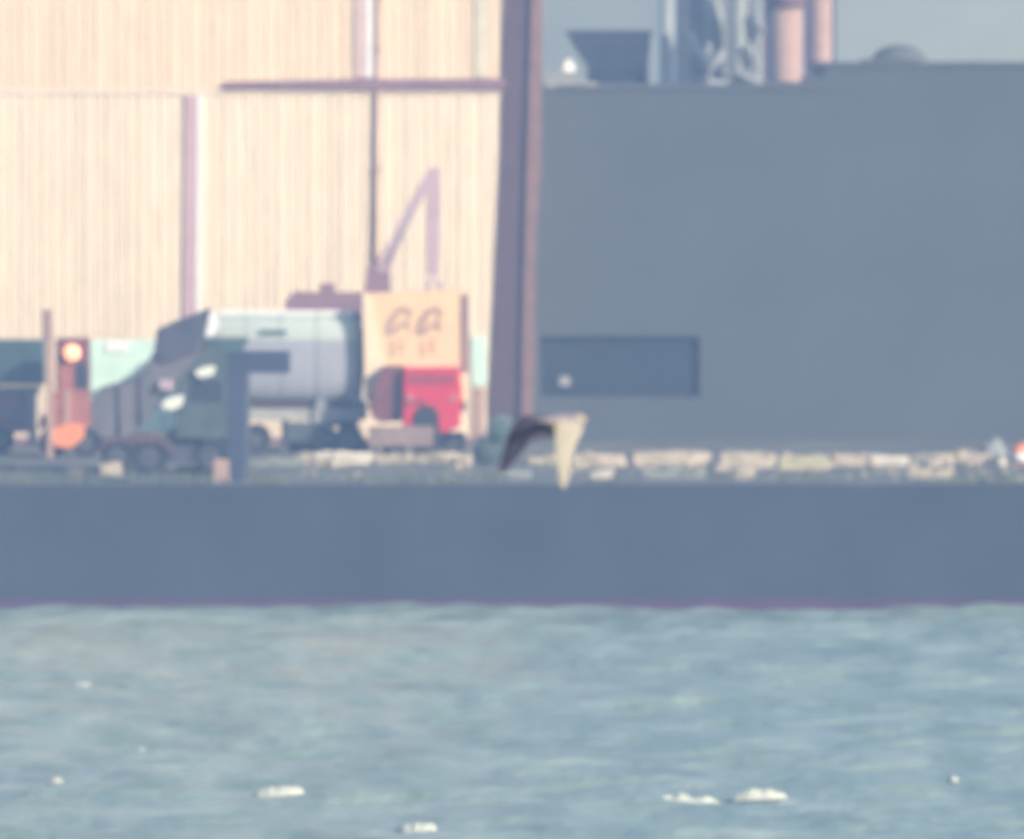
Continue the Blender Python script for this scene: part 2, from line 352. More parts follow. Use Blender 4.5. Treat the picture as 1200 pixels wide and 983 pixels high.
S.box('shutter_lamp', 655, 441, 668, 453, 0.12, 0.27, M['pale_grey'], op, 0.04)
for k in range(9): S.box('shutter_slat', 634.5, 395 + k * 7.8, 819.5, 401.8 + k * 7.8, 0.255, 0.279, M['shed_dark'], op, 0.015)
# worn roof edge: uneven coping lengths
rc = random.Random(8); px = 610.0
while px < 1380:
    step = rc.uniform(34, 62); right = px > 940
    top = (77 if px + step > 985 else (100 - (px - 860) * 0.09 if px > 860 else 104)) + rc.uniform(-1.5, 1.5)
    base = 104 if px < 968 else 77
    S.prism('coping', [(px, base + 3), (px, top - 1.5), (px + step * .5, top - 3 + rc.uniform(-1, 1)), (px + step - .4, top - 1.5), (px + step - .4, base + 3)], -0.06, 0.6, M['shed'], bev=0.02); px += step
bm = bmesh.new()
c = Vector((S.x(1056), 3.0, S.z(78)))
prof = [(S.m(36), 0), (S.m(33), S.m(8)), (S.m(27), S.m(16)), (S.m(18), S.m(22)), (S.m(8), S.m(24.5)), (0.02, S.m(25))]
rings = [[bm.verts.new((c.x + r_ * math.cos(2 * math.pi * i / 20), c.y + r_ * math.sin(2 * math.pi * i / 20), c.z + h_)) for i in range(20)] for r_, h_ in prof]
for a, b in zip(rings, rings[1:]):
    for i in range(20): bm.faces.new((a[i], a[(i + 1) % 20], b[(i + 1) % 20], b[i]))
link_mesh('roof_vent', bm, M['vent'], S.o, True)
S.boxz('vent_skirt', 1012, 1080, S.z(77.5), S.z(70), 1.6, 4.4, M['shed'])
S.box('plinth', 640, 521, 1400, 533, -0.35, -0.003, M['plinth'])

# things on and behind the shed roof
ZR = wz(104, 560.0)
H = Thing('roof_hopper', 'dark blue steel hopper tapering downward, standing on the grey shed roof', 'hopper', 715, 564.0, ZR)
def hopper():
    bm = bmesh.new()
    ring = lambda l, r_, py, d: [bm.verts.new(p) for p in ((H.x(l), -d, H.z(py)), (H.x(r_), -d, H.z(py)), (H.x(r_), d, H.z(py)), (H.x(l), d, H.z(py)))]
    rs = [ring(665, 762, 37, 1.5), ring(668, 762, 48, 1.5), ring(688, 759, 78, 1.3), ring(694, 756, 98, 1.1)]
    for a, b in zip(rs, rs[1:]):
        for i in range(4): bm.faces.new((a[i], a[(i + 1) % 4], b[(i + 1) % 4], b[i]))
    bm.faces.new(rs[0]); bm.faces.new(rs[-1][::-1])
    link_mesh('body', bm, M['navy'], H.o)
    H.box('rim', 663, 36, 765, 41, -1.6, 1.6, M['navy'])
    for p in (670, 757):
        for d in (-1.35, 1.25): H.box('leg', p - 3, 42, p + 3, 104, d, d + .12, M['navy'], bev=0.01) if p > 700 else H.box('leg', 688, 70, 693, 104, d, d + .12, M['navy'], bev=0.01)
hopper()
RL = Thing('roof_floodlight', 'small bright white floodlight beside the dark hopper on the shed roof', 'floodlight', 667, 562.5, ZR)
RL.prism('head', [(659, 84), (664, 70), (669, 70), (675, 80), (672, 86)], -0.25, 0.2, M['white'])
RL.box('bracket', 664, 86, 668, 103, -0.05, 0.05, M['pale_grey'], bev=0.005)
RK = tag(Thing('roof_kerb', 'low pale grey roof kerb at the left end of the grey shed', 'kerb', 670, 561.5, ZR).o, 'low pale grey roof kerb at the left end of the grey shed', 'kerb')
t_ = Thing.__new__(Thing); t_.Y = 561.5; t_.org = RK.location.copy(); t_.o = RK
t_.prism('curb_block', [(640, 105), (640, 88), (652, 86), (690, 96), (700, 97), (700, 105)], 0, 0.5, M['pale_grey'])

P = Thing('process_tower', 'hazy cluster of pale vertical pipes and braces rising behind the grey shed', 'pipe tower', 832, 640.0)
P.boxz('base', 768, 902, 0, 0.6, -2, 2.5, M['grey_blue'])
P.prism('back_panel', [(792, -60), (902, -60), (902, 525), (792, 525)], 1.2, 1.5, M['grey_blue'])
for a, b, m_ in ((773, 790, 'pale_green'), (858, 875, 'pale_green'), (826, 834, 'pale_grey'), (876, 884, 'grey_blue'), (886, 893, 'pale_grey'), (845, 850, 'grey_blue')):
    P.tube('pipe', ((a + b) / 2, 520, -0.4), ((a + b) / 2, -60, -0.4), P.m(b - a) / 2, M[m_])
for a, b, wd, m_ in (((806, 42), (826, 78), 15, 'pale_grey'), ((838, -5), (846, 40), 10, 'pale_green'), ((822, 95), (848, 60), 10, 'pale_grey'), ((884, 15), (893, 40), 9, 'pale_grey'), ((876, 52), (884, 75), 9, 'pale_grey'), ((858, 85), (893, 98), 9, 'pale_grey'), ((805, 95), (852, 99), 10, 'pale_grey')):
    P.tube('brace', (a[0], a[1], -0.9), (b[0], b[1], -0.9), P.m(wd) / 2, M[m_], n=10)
P.box('platform', 768, 128, 902, 134, -1.6, 1.6, M['grey_blue'])
for a, b, lab in ((904, 941, 'wider of two faded pink stacks behind the grey shed'), (951, 975, 'narrower of two faded pink stacks behind the grey shed')):
    K = Thing('pink_stack', lab, 'stack', (a + b) / 2, 634.0, group='pink stacks behind the shed')
    K.tube('shaft', ((a + b) / 2, 520, 0), ((a + b) / 2, -55, 0), K.m(b - a) / 2, M['pink_stack'], n=20)
    K.tube('collar', ((a + b) / 2, 9 if a == 904 else -30, 0), ((a + b) / 2, -20 if a == 904 else -45, 0), K.m(b - a) / 2 + .12, M['mauve_mid'], n=20)
    K.boxz('footing', a - 5, b + 5, 0, 0.5, -.9, .9, M['concrete_dim'])
    K.box('ladder', a - 8, -40, a - 1, 512, -0.2, 0.1, M['mauve'], bev=0.01)
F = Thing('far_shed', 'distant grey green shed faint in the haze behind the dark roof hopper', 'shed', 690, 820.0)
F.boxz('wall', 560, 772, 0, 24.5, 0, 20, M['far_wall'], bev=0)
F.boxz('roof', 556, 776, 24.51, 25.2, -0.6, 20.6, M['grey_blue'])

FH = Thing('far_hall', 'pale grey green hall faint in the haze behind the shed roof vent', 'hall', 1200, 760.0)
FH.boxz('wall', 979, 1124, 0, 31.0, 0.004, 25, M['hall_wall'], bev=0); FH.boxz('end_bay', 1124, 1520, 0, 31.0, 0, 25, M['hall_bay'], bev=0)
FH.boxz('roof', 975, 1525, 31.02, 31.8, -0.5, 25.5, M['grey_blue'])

# ------------------------------------------------------------ vehicles and machines on the quay
# tanker
T = Thing('tank_trailer', 'pale grey tank trailer parked before the cream warehouse', 'trailer', 335, 545.5)
def tank():
    bm = bmesh.new(); ry, rd = T.m(53), 1.45; cz = T.z(420); n = 36
    st = [(243, .12), (244, .55), (247, .82), (252, .95), (262, 1.0), (410, 1.0), (418, .97), (423, .86), (426, .6), (427, .12)]
    rings = []
    for px_, k in st:
        ring = []
        for i in range(n):
            t = 2 * math.pi * i / n; cx, sx = math.cos(t), math.sin(t)
            e = 0.48                                    # squarish oval section
            ring.append(bm.verts.new((T.x(px_), rd * k * math.copysign(abs(cx) ** e, cx), cz + ry * k * math.copysign(abs(sx) ** e, sx))))
        rings.append(ring)
    for a, b in zip(rings, rings[1:]):
        for i in range(n): bm.faces.new((a[i], a[(i + 1) % n], b[(i + 1) % n], b[i]))
    bm.faces.new(rings[0]); bm.faces.new(rings[-1][::-1])
    tk = link_mesh('tank', bm, [M['tank'], M['tank_top_lit']], T.o, True)
    for p in tk.data.polygons: p.material_index = 1 if p.center.z > T.z(402) else 0  # upper faces painted paler: light from above put into the colour
    for px_ in (290, 330, 372):
        bm = bmesh.new(); rings = []
        for dx in (0, T.m(3)):
            rings.append([bm.verts.new((T.x(px_) + dx, (rd + .03) * math.copysign(abs(math.cos(2 * math.pi * i / n)) ** .48, math.cos(2 * math.pi * i / n)), cz + (ry + .03) * math.copysign(abs(math.sin(2 * math.pi * i / n)) ** .48, math.sin(2 * math.pi * i / n)))) for i in range(n)])
        for i in range(n): bm.faces.new((rings[0][i], rings[0][(i + 1) % n], rings[1][(i + 1) % n], rings[1][i]))
        bd_ = link_mesh('band', bm, [M['tank'], M['tank_top_lit']], tk, True)
        for p in bd_.data.polygons: p.material_index = 1 if p.center.z > T.z(402) else 0  # bands repeat the painted lighter top
    T.prism('end_glint', [(241, 392), (243, 366), (254, 364), (258, 380), (250, 394)], -1.56, -1.42, M['white'], tk)  # white plate standing for the glint on the tank's left end
    T.box('catwalk', 258, 364, 415, 369, -0.5, 0.5, M['white'], tk, 0.02)
    T.box('end_ring', 414, 366, 424, 472, -1.2, 1.3, M['tank_ring'], tk, 0.06)
    T.box('hatch', 305, 386, 336, 391, -1.50, -1.25, M['teal'], tk, 0.02)
tank()
T.box('chassis', 284, 478, 430, 491, -1.25, 1.25, M['chassis_pale'])
T.box('under_rail', 246, 471, 430, 477, -1.2, 1.2, M['mauve'])
for p in (378, 408, 300):
    T.wheel(p, 0.52, -1.35, -0.95); T.wheel(p, 0.52, 0.95, 1.35)
T.box('landing_leg', 330, 490, 337, 528, -1.0, -0.85, M['steel'], bev=0.01)
T.prism('mudguard', [(366, 494), (370, 470), (376, 462), (382, 470), (392, 480), (420, 482), (420, 490), (395, 490), (380, 496)], -1.42, -1.30, M['pale_grey'], bev=0.01)
T.box('tool_box', 335, 494, 366, 516, -1.3, -0.5, M['green_dark'])

# material handler behind the tanker and the lorry
E = Thing('material_handler', 'lavender crane boom machine with folded arm raised behind the yellow lorry', 'handler', 395, 548.2)
hs = E.prism('house', [(334, 400), (334, 352), (344, 342), (424, 343), (424, 400)], -0.9, 1.0, M['mauve_mid'])
E.box('exhaust', 375, 332, 392, 342, 0.0, 0.4, M['mauve_mid'], hs)
E.boxz('pedestal', 365, 420, 0.9, E.z(400), -0.6, 0.7, M['mauve'])
for d in (-0.85, 0.7): E.prism('crawler_track', [(335, 524), (345, 512), (425, 512), (436, 524), (430, 532), (342, 532)], d, d + .5, M['dark'])
E.prism('boom_foot', [(427, 345), (430, 312), (440, 304), (457, 306), (458, 345)], -0.75, 0.4, M['mauve_mid'])
E.boxz('turntable', 415, 460, E.z(352), E.z(343), -0.8, 0.6, M['mauve_mid'])
bo = E.prism('boom', [(441, 318), (446, 300), (470, 255), (492, 215), (505, 196), (516, 196), (514, 207), (500, 225), (478, 265), (459, 305), (458, 318)], -0.8, -0.45, M['lavender'])
E.prism('stick', [(501, 212), (505, 198), (516, 197), (517, 230), (514, 322), (501, 322), (500, 260)], -0.44, -0.05, M['lavender'])
E.tube('ram', (452, 312, -0.85), (483, 254, -0.85), 0.04, M['pale_grey'], bo)
for a in (-1, 1): E.prism('grab_claw', [(508, 322), (508 + a * 9, 330), (508 + a * 12, 345), (508 + a * 3, 356), (508 + a * 5, 342)], -0.75, -0.3, M['lavender'])

# yellow and red lorry
Lr = Thing('box_lorry', 'red cabbed lorry with tall yellow box body bearing two brown marks', 'lorry', 487, 543.5)
bx = Lr.prism('box_body', [(427, 345), (545, 340), (545, 470), (440, 474), (432, 470)], 0.0, 2.3, M['yellow'])
Lr.prism('front_edge', [(425, 344), (433, 343.5), (442, 400), (450, 428), (437, 462), (428, 474)], -0.06, 0.05, M['yellow_pale'], bx, 0.01)
Lr.box('corner_post', 541.5, 345, 549, 436, -0.08, 0.3, M['brown_pipe'], bx)
N_STROKE = [0]
def stroke(pts, wd, name='lettering', m='mark'):
    bm = bmesh.new(); N_STROKE[0] += 1; d_ = -0.022 - 0.004 * N_STROKE[0]
    P_ = [Vector((Lr.x(410 + a / 4.096), d_, Lr.z(320 + b / 4.096))) for a, b in pts]; L0 = []
    for k, p in enumerate(P_):
        d = (P_[min(k + 1, len(P_) - 1)] - P_[max(k - 1, 0)]).normalized(); nn = Vector((-d.z, 0, d.x)) * wd / 2 * (0.75 if k in (0, len(P_) - 1) else 1)
        L0.append((bm.verts.new(p - nn), bm.verts.new(p + nn)))
    for a, b in zip(L0, L0[1:]): bm.faces.new((a[0], b[0], b[1], a[1]))
    return link_mesh(name, bm, M[m], bx)
for ox, oy in ((178, 165), (328, 165)):                # two alike blocky brush marks with faint feet
    stroke([(ox, oy + 130), (ox + 14, oy + 72), (ox + 44, oy + 24), (ox + 78, oy + 8), (ox + 106, oy + 20), (ox + 108, oy + 48)], 0.24)
    stroke([(ox + 22, oy + 128), (ox + 58, oy + 88), (ox + 96, oy + 66), (ox + 100, oy + 112)], 0.20)
    stroke([(ox + 26, oy + 158), (ox + 28, oy + 235)], 0.20, m='mark_pale')
    stroke([(ox + 74, oy + 150), (ox + 70, oy + 215)], 0.20, m='mark_pale')
cb = Lr.prism('cab', [(474, 430), (538, 429), (541, 455), (540, 497), (520, 506), (472, 500)], -1.7, -0.06, M['red'], bev=0.07)
Lr.box('windscreen', 480, 436, 534, 449, -1.735, -1.69, M['red_dark'], cb, 0.01)
for p in (478, 528): Lr.box('headlamp', p, 462, p + 6, 468, -1.75, -1.68, M['pink_stack'], cb, 0.01)
Lr.box('grille', 474, 466, 500, 474, -1.73, -1.69, M['red_dark'], cb, 0.01)
Lr.prism('loader_crane', [(449, 428), (475, 428), (474, 492), (447, 494), (435, 488), (437, 460)], -1.3, -0.1, M['maroon'])
Lr.box('deck_frame', 432, 472, 546, 482, -0.05, 2.2, M['mauve'])
Lr.boxz('bumper', 432, 508, 0.36, 1.1, -2.2, -1.99, M['beige'])
Lr.wheel(500, 0.56, -1.98, -1.55); Lr.wheel(462, 0.5, 0.1, 0.5); Lr.wheel(530, 0.5, 1.8, 2.2); Lr.wheel(530, 0.5, -0.9, -.5)
Lr.prism('wheel_arch', [(484, 506), (487, 482), (494, 474), (508, 474), (514, 484), (516, 506)], -1.82, -1.72, M['dark'], cb, 0.01)
Lr.box('side_step', 512, 492, 546, 505, -1.5, -0.2, M['yellow_pale'])

# dump truck with its bed raised
D = Thing('dump_truck', 'large dark grey dump truck with raised sloping bed near the quay edge', 'dump truck', 195, 523.0)
bed_out = [(107, 474), (116, 455), (150, 446), (168, 436), (182, 410), (184, 386), (202, 378), (246, 361), (243, 378), (238, 400), (228, 420), (160, 505), (130, 518), (108, 500)]
bd = D.prism('bed_side', bed_out, -1.5, -1.4, M['truck_side'], bev=0.02)
D.prism('bed_side', bed_out, 1.4, 1.5, M['truck_side'], bev=0.02)
D.prism('bed_floor', [(108, 500), (130, 518), (160, 505), (228, 420), (238, 400), (243, 378), (246, 361), (236, 366), (228, 398), (216, 418), (152, 496), (130, 506), (112, 492)], -1.39, 1.39, M['truck'], bev=0.02)
D.prism('canopy', [(182, 412), (184, 385), (202, 377), (248, 360), (244, 376), (232, 410), (206, 420), (190, 424)], -1.62, -1.505, M['truck'], bev=0.02)
for a, b in (((140, 452), (140, 508)), ((165, 440), (165, 496))): D.tube('bed_rib', (a[0], a[1], -1.54), (b[0], b[1], -1.54), 0.06, M['truck'], bd, n=8)
D.box('chassis', 112, 514, 288, 530, -0.6, 0.6, M['truck'])
D.tube('tipping_ram', (205, 516, 0), (222, 430, 0), 0.12, M['steel'])
cab = D.prism('cab', [(206, 512), (208, 425), (236, 402), (288, 402), (292, 440), (292, 514)], -1.35, 1.2, M['green_dark'], bev=0.06)
D.box('roof_visor', 240, 396, 290, 404, -1.42, 1.3, M['teal'], cab)
D.prism('window', [(222, 470), (224, 446), (262, 446), (262, 470)], -1.372, -1.34, M['glass'], cab, 0.01)
D.prism('cab_glint', [(231, 432), (246, 427), (254, 428), (251, 438), (238, 442), (229, 438)], -1.62, -1.45, M['glint'], cab, 0.03)  # highlight on the cab, shaped as a pale plate
D.prism('side_glint', [(190, 473), (195, 466), (208, 462), (217, 461), (214, 474), (203, 479), (193, 478)], -1.82, -1.66, M['glint'], cab, 0.03)  # second highlight, lower beside the bed, also a pale plate
D.prism('filter_can', [(187, 455), (188, 444), (203, 443), (204, 456)], -1.78, -1.66, M['lavender'], cab, 0.03)
for p in (140, 178, 250): D.wheel(p, 0.62, -1.5, -0.9); D.wheel(p, 0.62, 0.9, 1.5)
D.box('fuel_tank', 196, 520, 228, 541, -1.3, -0.7, M['truck'])
D.prism('mudguard', [(112, 530), (122, 512), (160, 508), (198, 512), (206, 530), (200, 530), (190, 518), (124, 518), (118, 530)], -1.54, -0.9, M['mauve'], bev=0.01)
D.box('bumper', 278, 520, 292, 544, -1.3, 1.3, M['truck'])

# pale van between
V = Thing('box_van', 'pale mint box van half hidden behind the raised dump bed', 'van', 150, 549.0)
V.boxz('box_body', 106, 190, 0.75, V.z(399), -1.1, 1.1, M['mint'], bev=0.06)
V.box('roof_rail', 124, 400, 150, 412, -1.16, -1.05, M['white'])
V.boxz('cab', 190, 226, 0.6, 2.7, -1.0, 1.0, M['mint'], bev=0.12); V.boxz('windscreen', 210, 227.5, 1.7, 2.45, -0.9, 0.9, M['glass'], bev=0.05)
for p in (125, 208): V.wheel(p, .42, -1.12, -.85); V.wheel(p, .42, .85, 1.12)

# red loader with its lamp on
Q = Thing('red_loader', 'faded red loader with one lit round orange lamp on its maroon cab', 'loader', 84, 542.0)
qc = Q.box('cab', 66, 396, 105, 458, -1.0, 0.6, M['maroon'], bev=0.06)
lp = Q.tube('lamp', (85, 412.5, -1.22), (85, 412.5, -0.98), Q.m(9.5), M['lamp'], qc, n=20)
Q.box('window', 90, 424, 103, 454, -1.03, -0.98, M['glass'], qc, 0.01)
Q.box('door_panel', 69, 426, 86, 456, -1.03, -0.98, M['red_faded'], qc, 0.01)
Q.prism('bonnet', [(54, 505), (58, 470), (66, 456), (104, 456), (107, 480), (106, 505)], -1.3, 0.8, M['red_faded'], bev=0.06)
Q.prism('pillar', [(76, 456), (84, 456), (82, 500), (76, 500)], -1.36, -1.28, M['pink_stack'], bev=0.02)
Q.prism('bucket', [(58, 512), (64, 500), (84, 494), (101, 498), (99, 512), (84, 524), (68, 522)], -2.0, -1.35, M['orange'], bev=0.06)
Q.prism('lift_arm', [(46, 500), (50, 484), (76, 490), (76, 502)], -1.75, -1.5, M['red_faded'], bev=0.03)
for d0 in (-1.35, 0.5): Q.wheel(64, .55, d0, d0 + .4); Q.wheel(102, .55, d0, d0 + .4)
# dark container on a trailer, cut by the left edge
Cn = Thing('container_trailer', 'dark teal container on a bare trailer frame at the left edge', 'trailer', 10, 545.0)
ct = Cn.box('container', -135, 398, 52, 450, -1.2, 1.2, M['teal'])
for k in range(16): Cn.box('corrugation', -130 + k * 11.3, 401, -124 + k * 11.3, 447, -1.235, -1.19, M['teal'], ct, 0.008)
Cn.box('frame_beam', -135, 453, 46, 460, -1.1, 1.1, M['steel'])
for p in (-120, 34): Cn.box('frame_leg', p, 455, p + 8, 520, -1.1, -0.9, M['steel'], bev=0.01); Cn.box('frame_leg', p, 455, p + 8, 520, 0.9, 1.1, M['steel'], bev=0.01)
Cn.box('cross_beam', -120, 482, 40, 488, -1.05, -0.9, M['steel'])
Cn.box('stacked_load', -118, 460, 33, 506, -0.85, 0.85, M['mauve_mid'])
for p in (-90, 0): Cn.wheel(p, .5, -1.1, -.7); Cn.wheel(p, .5, .7, 1.1)
Lp = Thing('lamp_post', 'slim pale post with dark lamp head between teal container and red loader', 'lamp post', 58, 540.0)
Lp.boxz('pole', 54, 62, 0, Lp.z(398), -0.12, 0.12, M['pink_stack'], bev=0.03)
Lp.box('lamp_head', 50, 362, 60, 398, -0.2, 0.2, M['brown_pipe'], bev=0.05)

# post with a cantilevered box at the quay edge
G_ = Thing('quay_post', 'thick dark blue post with a cantilevered box at the quay edge', 'post', 277, 511.3)
G_.boxz('pole', 266, 288, 0, G_.z(412), -0.3, 0.3, M['navy'], bev=0.04)
G_.box('cap', 256, 399, 286, 414, -0.4, 0.4, M['teal'])
G_.box('arm_box', 284, 411, 340, 437, -0.3, 0.3, M['navy'], bev=0.05)
G_.box('arm_lid', 286, 405, 338, 411, -0.26, 0.26, M['tank'])
G_.boxz('cabinet', 250, 268, 0, 0.85, -0.35, 0.2, M['pink_stack'], bev=0.03)
G_.boxz('base_plate', 260, 294, 0, 0.06, -0.45, 0.5, M['steel'], bev=0.01)

# ------------------------------------------------------------ concrete blocks, slabs and debris along the deck
def block(px0, py0, px1, py1, m, label, name='concrete_block', cat='block', group='concrete blocks along the quay', seed=0, rough=0.12):
    Y = base_y(py1); rb = random.Random(seed * 7 + 1)
    x0, x1 = wx(px0, Y), wx(px1, Y); h = (wz(py0, Y) - DECK) * .78; d = min(1.2, max(0.4, (x1 - x0) * .5))
    bm = bmesh.new(); bm_box(bm, -(x1 - x0) / 2, (x1 - x0) / 2, 0, d, -0.02, h)
    bmesh.ops.subdivide_edges(bm, edges=bm.edges[:], cuts=3, use_grid_fill=True)
    for v in bm.verts:
        k = noise.noise_vector(Vector((v.co.x * 1.3 + seed, v.co.y * 2, v.co.z * 3))) * rough
        v.co += Vector((k.x, k.y, k.z if v.co.z > 0.05 else 0)) * (1.3 if v.co.z > h * .6 else .7)
    o = link_mesh(name, bm, m); o.location = (( x0 + x1) / 2, Y, DECK + .004)
    tag(o, label, cat, group); return o
C1, CB, CD, CY = M['concrete'], M['concrete_bright'], M['concrete_dim'], M['concrete_yellow']
ROW = [
 (290, 536, 350, 547, CD, 'long dull grey slab just right of the dark quay post'),
 (368, 529, 387, 542, CB, 'small bright white block under the tank trailer wheels'),
 (391, 527, 436, 544, CB, 'brightest wide white block below the tank trailer rear end'),
 (443, 531, 479, 543, C1, 'dull pale block below the left side of the yellow lorry'),
 (489, 530, 541, 542, C1, 'long flat pale block below the red lorry cab'),
 (620, 533, 646, 545, C1, 'short pale block seen between the two bird wings'),
 (672, 531, 730, 547, C1, 'pale block just right of the white bird wing'),
 (743, 527, 832, 547, C1, 'longest pale block in the row before the grey shed'),
 (846, 529, 908, 548, C1, 'pinkish pale block right of the longest block before the shed'),
 (914, 533, 972, 551, CY, 'yellowish slab lying in the middle of the row before the shed'),
 (976, 532, 1014, 547, C1, 'pale block touching the right end of the yellowish slab'),
 (1024, 531, 1064, 546, CB, 'bright whitish block right of the yellowish slab group'),
 (1068, 534, 1090, 546, CD, 'dull grey block behind two pale lumps near the right side'),
 (1098, 529, 1121, 543, C1, 'upright pale block, fourth from the orange drum at right edge'),
 (1123, 526, 1137, 543, C1, 'narrow tall pale block, third from the orange drum'),
 (1139, 531, 1162, 544, C1, 'squat pale block just left of the grey sack at right'),
 (0, 508, 66, 519, C1, 'long low pale slab under the teal container trailer'),
 (1172, 534, 1190, 545, CB, 'small bright block beside the orange drum at right edge'),
]
for k, r_ in enumerate(ROW): block(*r_, seed=k + 1)
LUMPS = [
 (694, 551, 716, 561, CB, 'small white stone at the deck edge right of the bird'),
 (838, 543, 853, 554, C1, 'small grey stone under the gap after the longest block'),
 (862, 548, 885, 562, C1, 'pinkish stone at the deck edge below the pinkish block'),
 (1066, 547, 1092, 561, C1, 'left one of two pale stones side by side near the right'),
 (1094, 548, 1119, 561, C1, 'right one of two pale stones side by side near the right'),
 (80, 547, 100, 561, C1, 'pale stone left of the dump truck at the deck edge'),
 (118, 540, 141, 558, C1, 'pale upright stone before the dump truck rear wheel'),
 (205, 546, 262, 554, CD, 'thin grey slab lying before the dump truck cab'),
 (588, 547, 622, 562, CD, 'grey stone under the dark wing of the bird'),
 (756, 547, 826, 562, CD, 'flat mossy slab below the longest pale block'),
]
for k, r_ in enumerate(LUMPS): block(*r_, name='loose_stone', cat='stone', group='loose stones at the deck edge', seed=40 + k, rough=0.16)

bm = bmesh.new(); rs = random.Random(77)          # small broken stone and litter between the blocks
for k in range(1500):
    px_ = rs.uniform(640, 1240) if rs.random() < .75 else rs.uniform(350, 560); py_ = rs.gauss(541, 3) if rs.random() < .8 else rs.uniform(536, 563)
    if noise.noise(Vector((px_ * .021, py_ * .05, 5))) < -.12: continue
    Y_ = base_y(min(565, max(528, py_))); r_ = rs.uniform(.04, .16) * (1.25 if py_ < 548 else .7); c = Vector((wx(px_, Y_), Y_, DECK + r_ * .45))
    q = [c + Vector((rs.uniform(.6, 1.5) * a * r_, rs.uniform(.6, 1.2) * b * r_, rs.uniform(.5, 1.1) * z_ * r_)) for a, b, z_ in ((1, 0, -.5), (-.5, .9, -.5), (-.5, -.9, -.5), (.7, .5, .6), (-.8, .1, .7), (.1, -.8, .8))]
    vv = [bm.verts.new(p) for p in q]; bmesh.ops.convex_hull(bm, input=vv)
rb_ = link_mesh('rubble', bm, M['concrete']); rb_['kind'] = 'stuff'; rb_['label'] = 'ragged pale pinkish rubble strewn between the blocks along the quay'; rb_['category'] = 'rubble'

Dm = Thing('drum', 'orange and white drum cut by the right edge of the picture', 'drum', 1196, base_y(545))
Dm.tube('body', (1197, 545, 0), (1197, 521, 0), Dm.m(10), M['orange'], n=18)
Dm.tube('white_band', (1197, 541, 0), (1197, 531, 0), Dm.m(10.6), M['white'], n=18)
Dm.tube('lid', (1197, 521, 0), (1197, 518, 0), Dm.m(8), M['red_faded'], n=18)
Sk = Thing('sack', 'slumped pale grey sack beside the drum near the right edge', 'sack', 1166, base_y(541))
bm = bmesh.new(); bmesh.ops.create_icosphere(bm, subdivisions=3, radius=1.0)
for v in bm.verts:
    q = v.co.copy(); k = 1 + .22 * noise.noise(q * 1.7)
    v.co = Vector((q.x * Sk.m(14) * k * (1.15 - .4 * q.z), q.y * .35 * k, Sk.m(13) * (q.z + 1) * k * .98))
link_mesh('sackcloth', bm, M['pale_grey'], Sk.o, True)
bm = bmesh.new(); bm_tube(bm, (0, 0, Sk.m(22)), (.05, 0, Sk.m(28)), .1, .14, 10); link_mesh('tied_neck', bm, M['pale_grey'], Sk.o, True)

# shrub at the foot of the corner column
B = Thing('shrub', 'grey green shrub at the foot of the dark corner column', 'shrub', 585, 530.0)
rs = random.Random(21)
bm = bmesh.new()
for k in range(7):
    a = rs.uniform(0, 6.28); bm_tube(bm, (0, 0, 0), (math.cos(a) * .55, math.sin(a) * .5, rs.uniform(.9, 1.6)), .04, .012, 6)
link_mesh('stem', bm, M['stem'], B.o)
bm = bmesh.new()
for k in range(6000):
    while True:
        p = Vector((rs.uniform(-1, 1), rs.uniform(-1, 1), rs.uniform(-1, 1)))
        if p.length < 1 and rs.random() < p.length + .25 and noise.noise(p * 2.2) > -.28: break
    lobe = ((-.25, 0, .75, .62), (.42, .2, .95, .78), (.05, -.3, 1.35, .5), (-.55, .1, .45, .42))[k % 4]
    c = Vector((lobe[0] + p.x * lobe[3], lobe[1] + p.y * lobe[3], lobe[2] + p.z * lobe[3] * .95)); s_ = rs.uniform(.03, .075)
    u = Vector((rs.gauss(0, 1), rs.gauss(0, 1), rs.gauss(0, 1))).normalized(); v = u.orthogonal().normalized()
    bm.faces.new([bm.verts.new(q) for q in (c - u * s_, c + v * s_ * .45, c + u * s_, c - v * s_ * .45)])
link_mesh('crown', bm, M['leaf'], B.o)

# weeds along the edge of the deck
bm = bmesh.new(); rs = random.Random(9)
for k in range(9000):
    x = rs.uniform(-22, 22); y = QUAY_Y + .5 + 26 * rs.random() ** 1.7
    if noise.noise(Vector((x * .35, y * .3, 4))) < -.02 + .012 * (y - QUAY_Y): continue
    h = rs.uniform(.05, .22) * (1.5 if noise.noise(Vector((x * 1.1, y * .5, 9))) > .2 else 1) * (1.7 if y < QUAY_Y + 3 else 1); a = rs.uniform(0, 6.28); wd = rs.uniform(.02, .05)
    ux, uy = math.cos(a) * wd, math.sin(a) * wd; lx, ly = rs.uniform(-.08, .08), rs.uniform(-.08, .08)
    bm.faces.new([bm.verts.new(q) for q in ((x - ux, y - uy, DECK), (x + ux, y + uy, DECK), (x + lx + ux * .2, y + ly + uy * .2, DECK + h), (x + lx - ux * .2, y + ly - uy * .2, DECK + h))])
wd_ = link_mesh('weeds', bm, M['weed']); wd_['kind'] = 'stuff'; wd_['label'] = 'patchy dry green weeds and litter along the quay edge'; wd_['category'] = 'weeds'

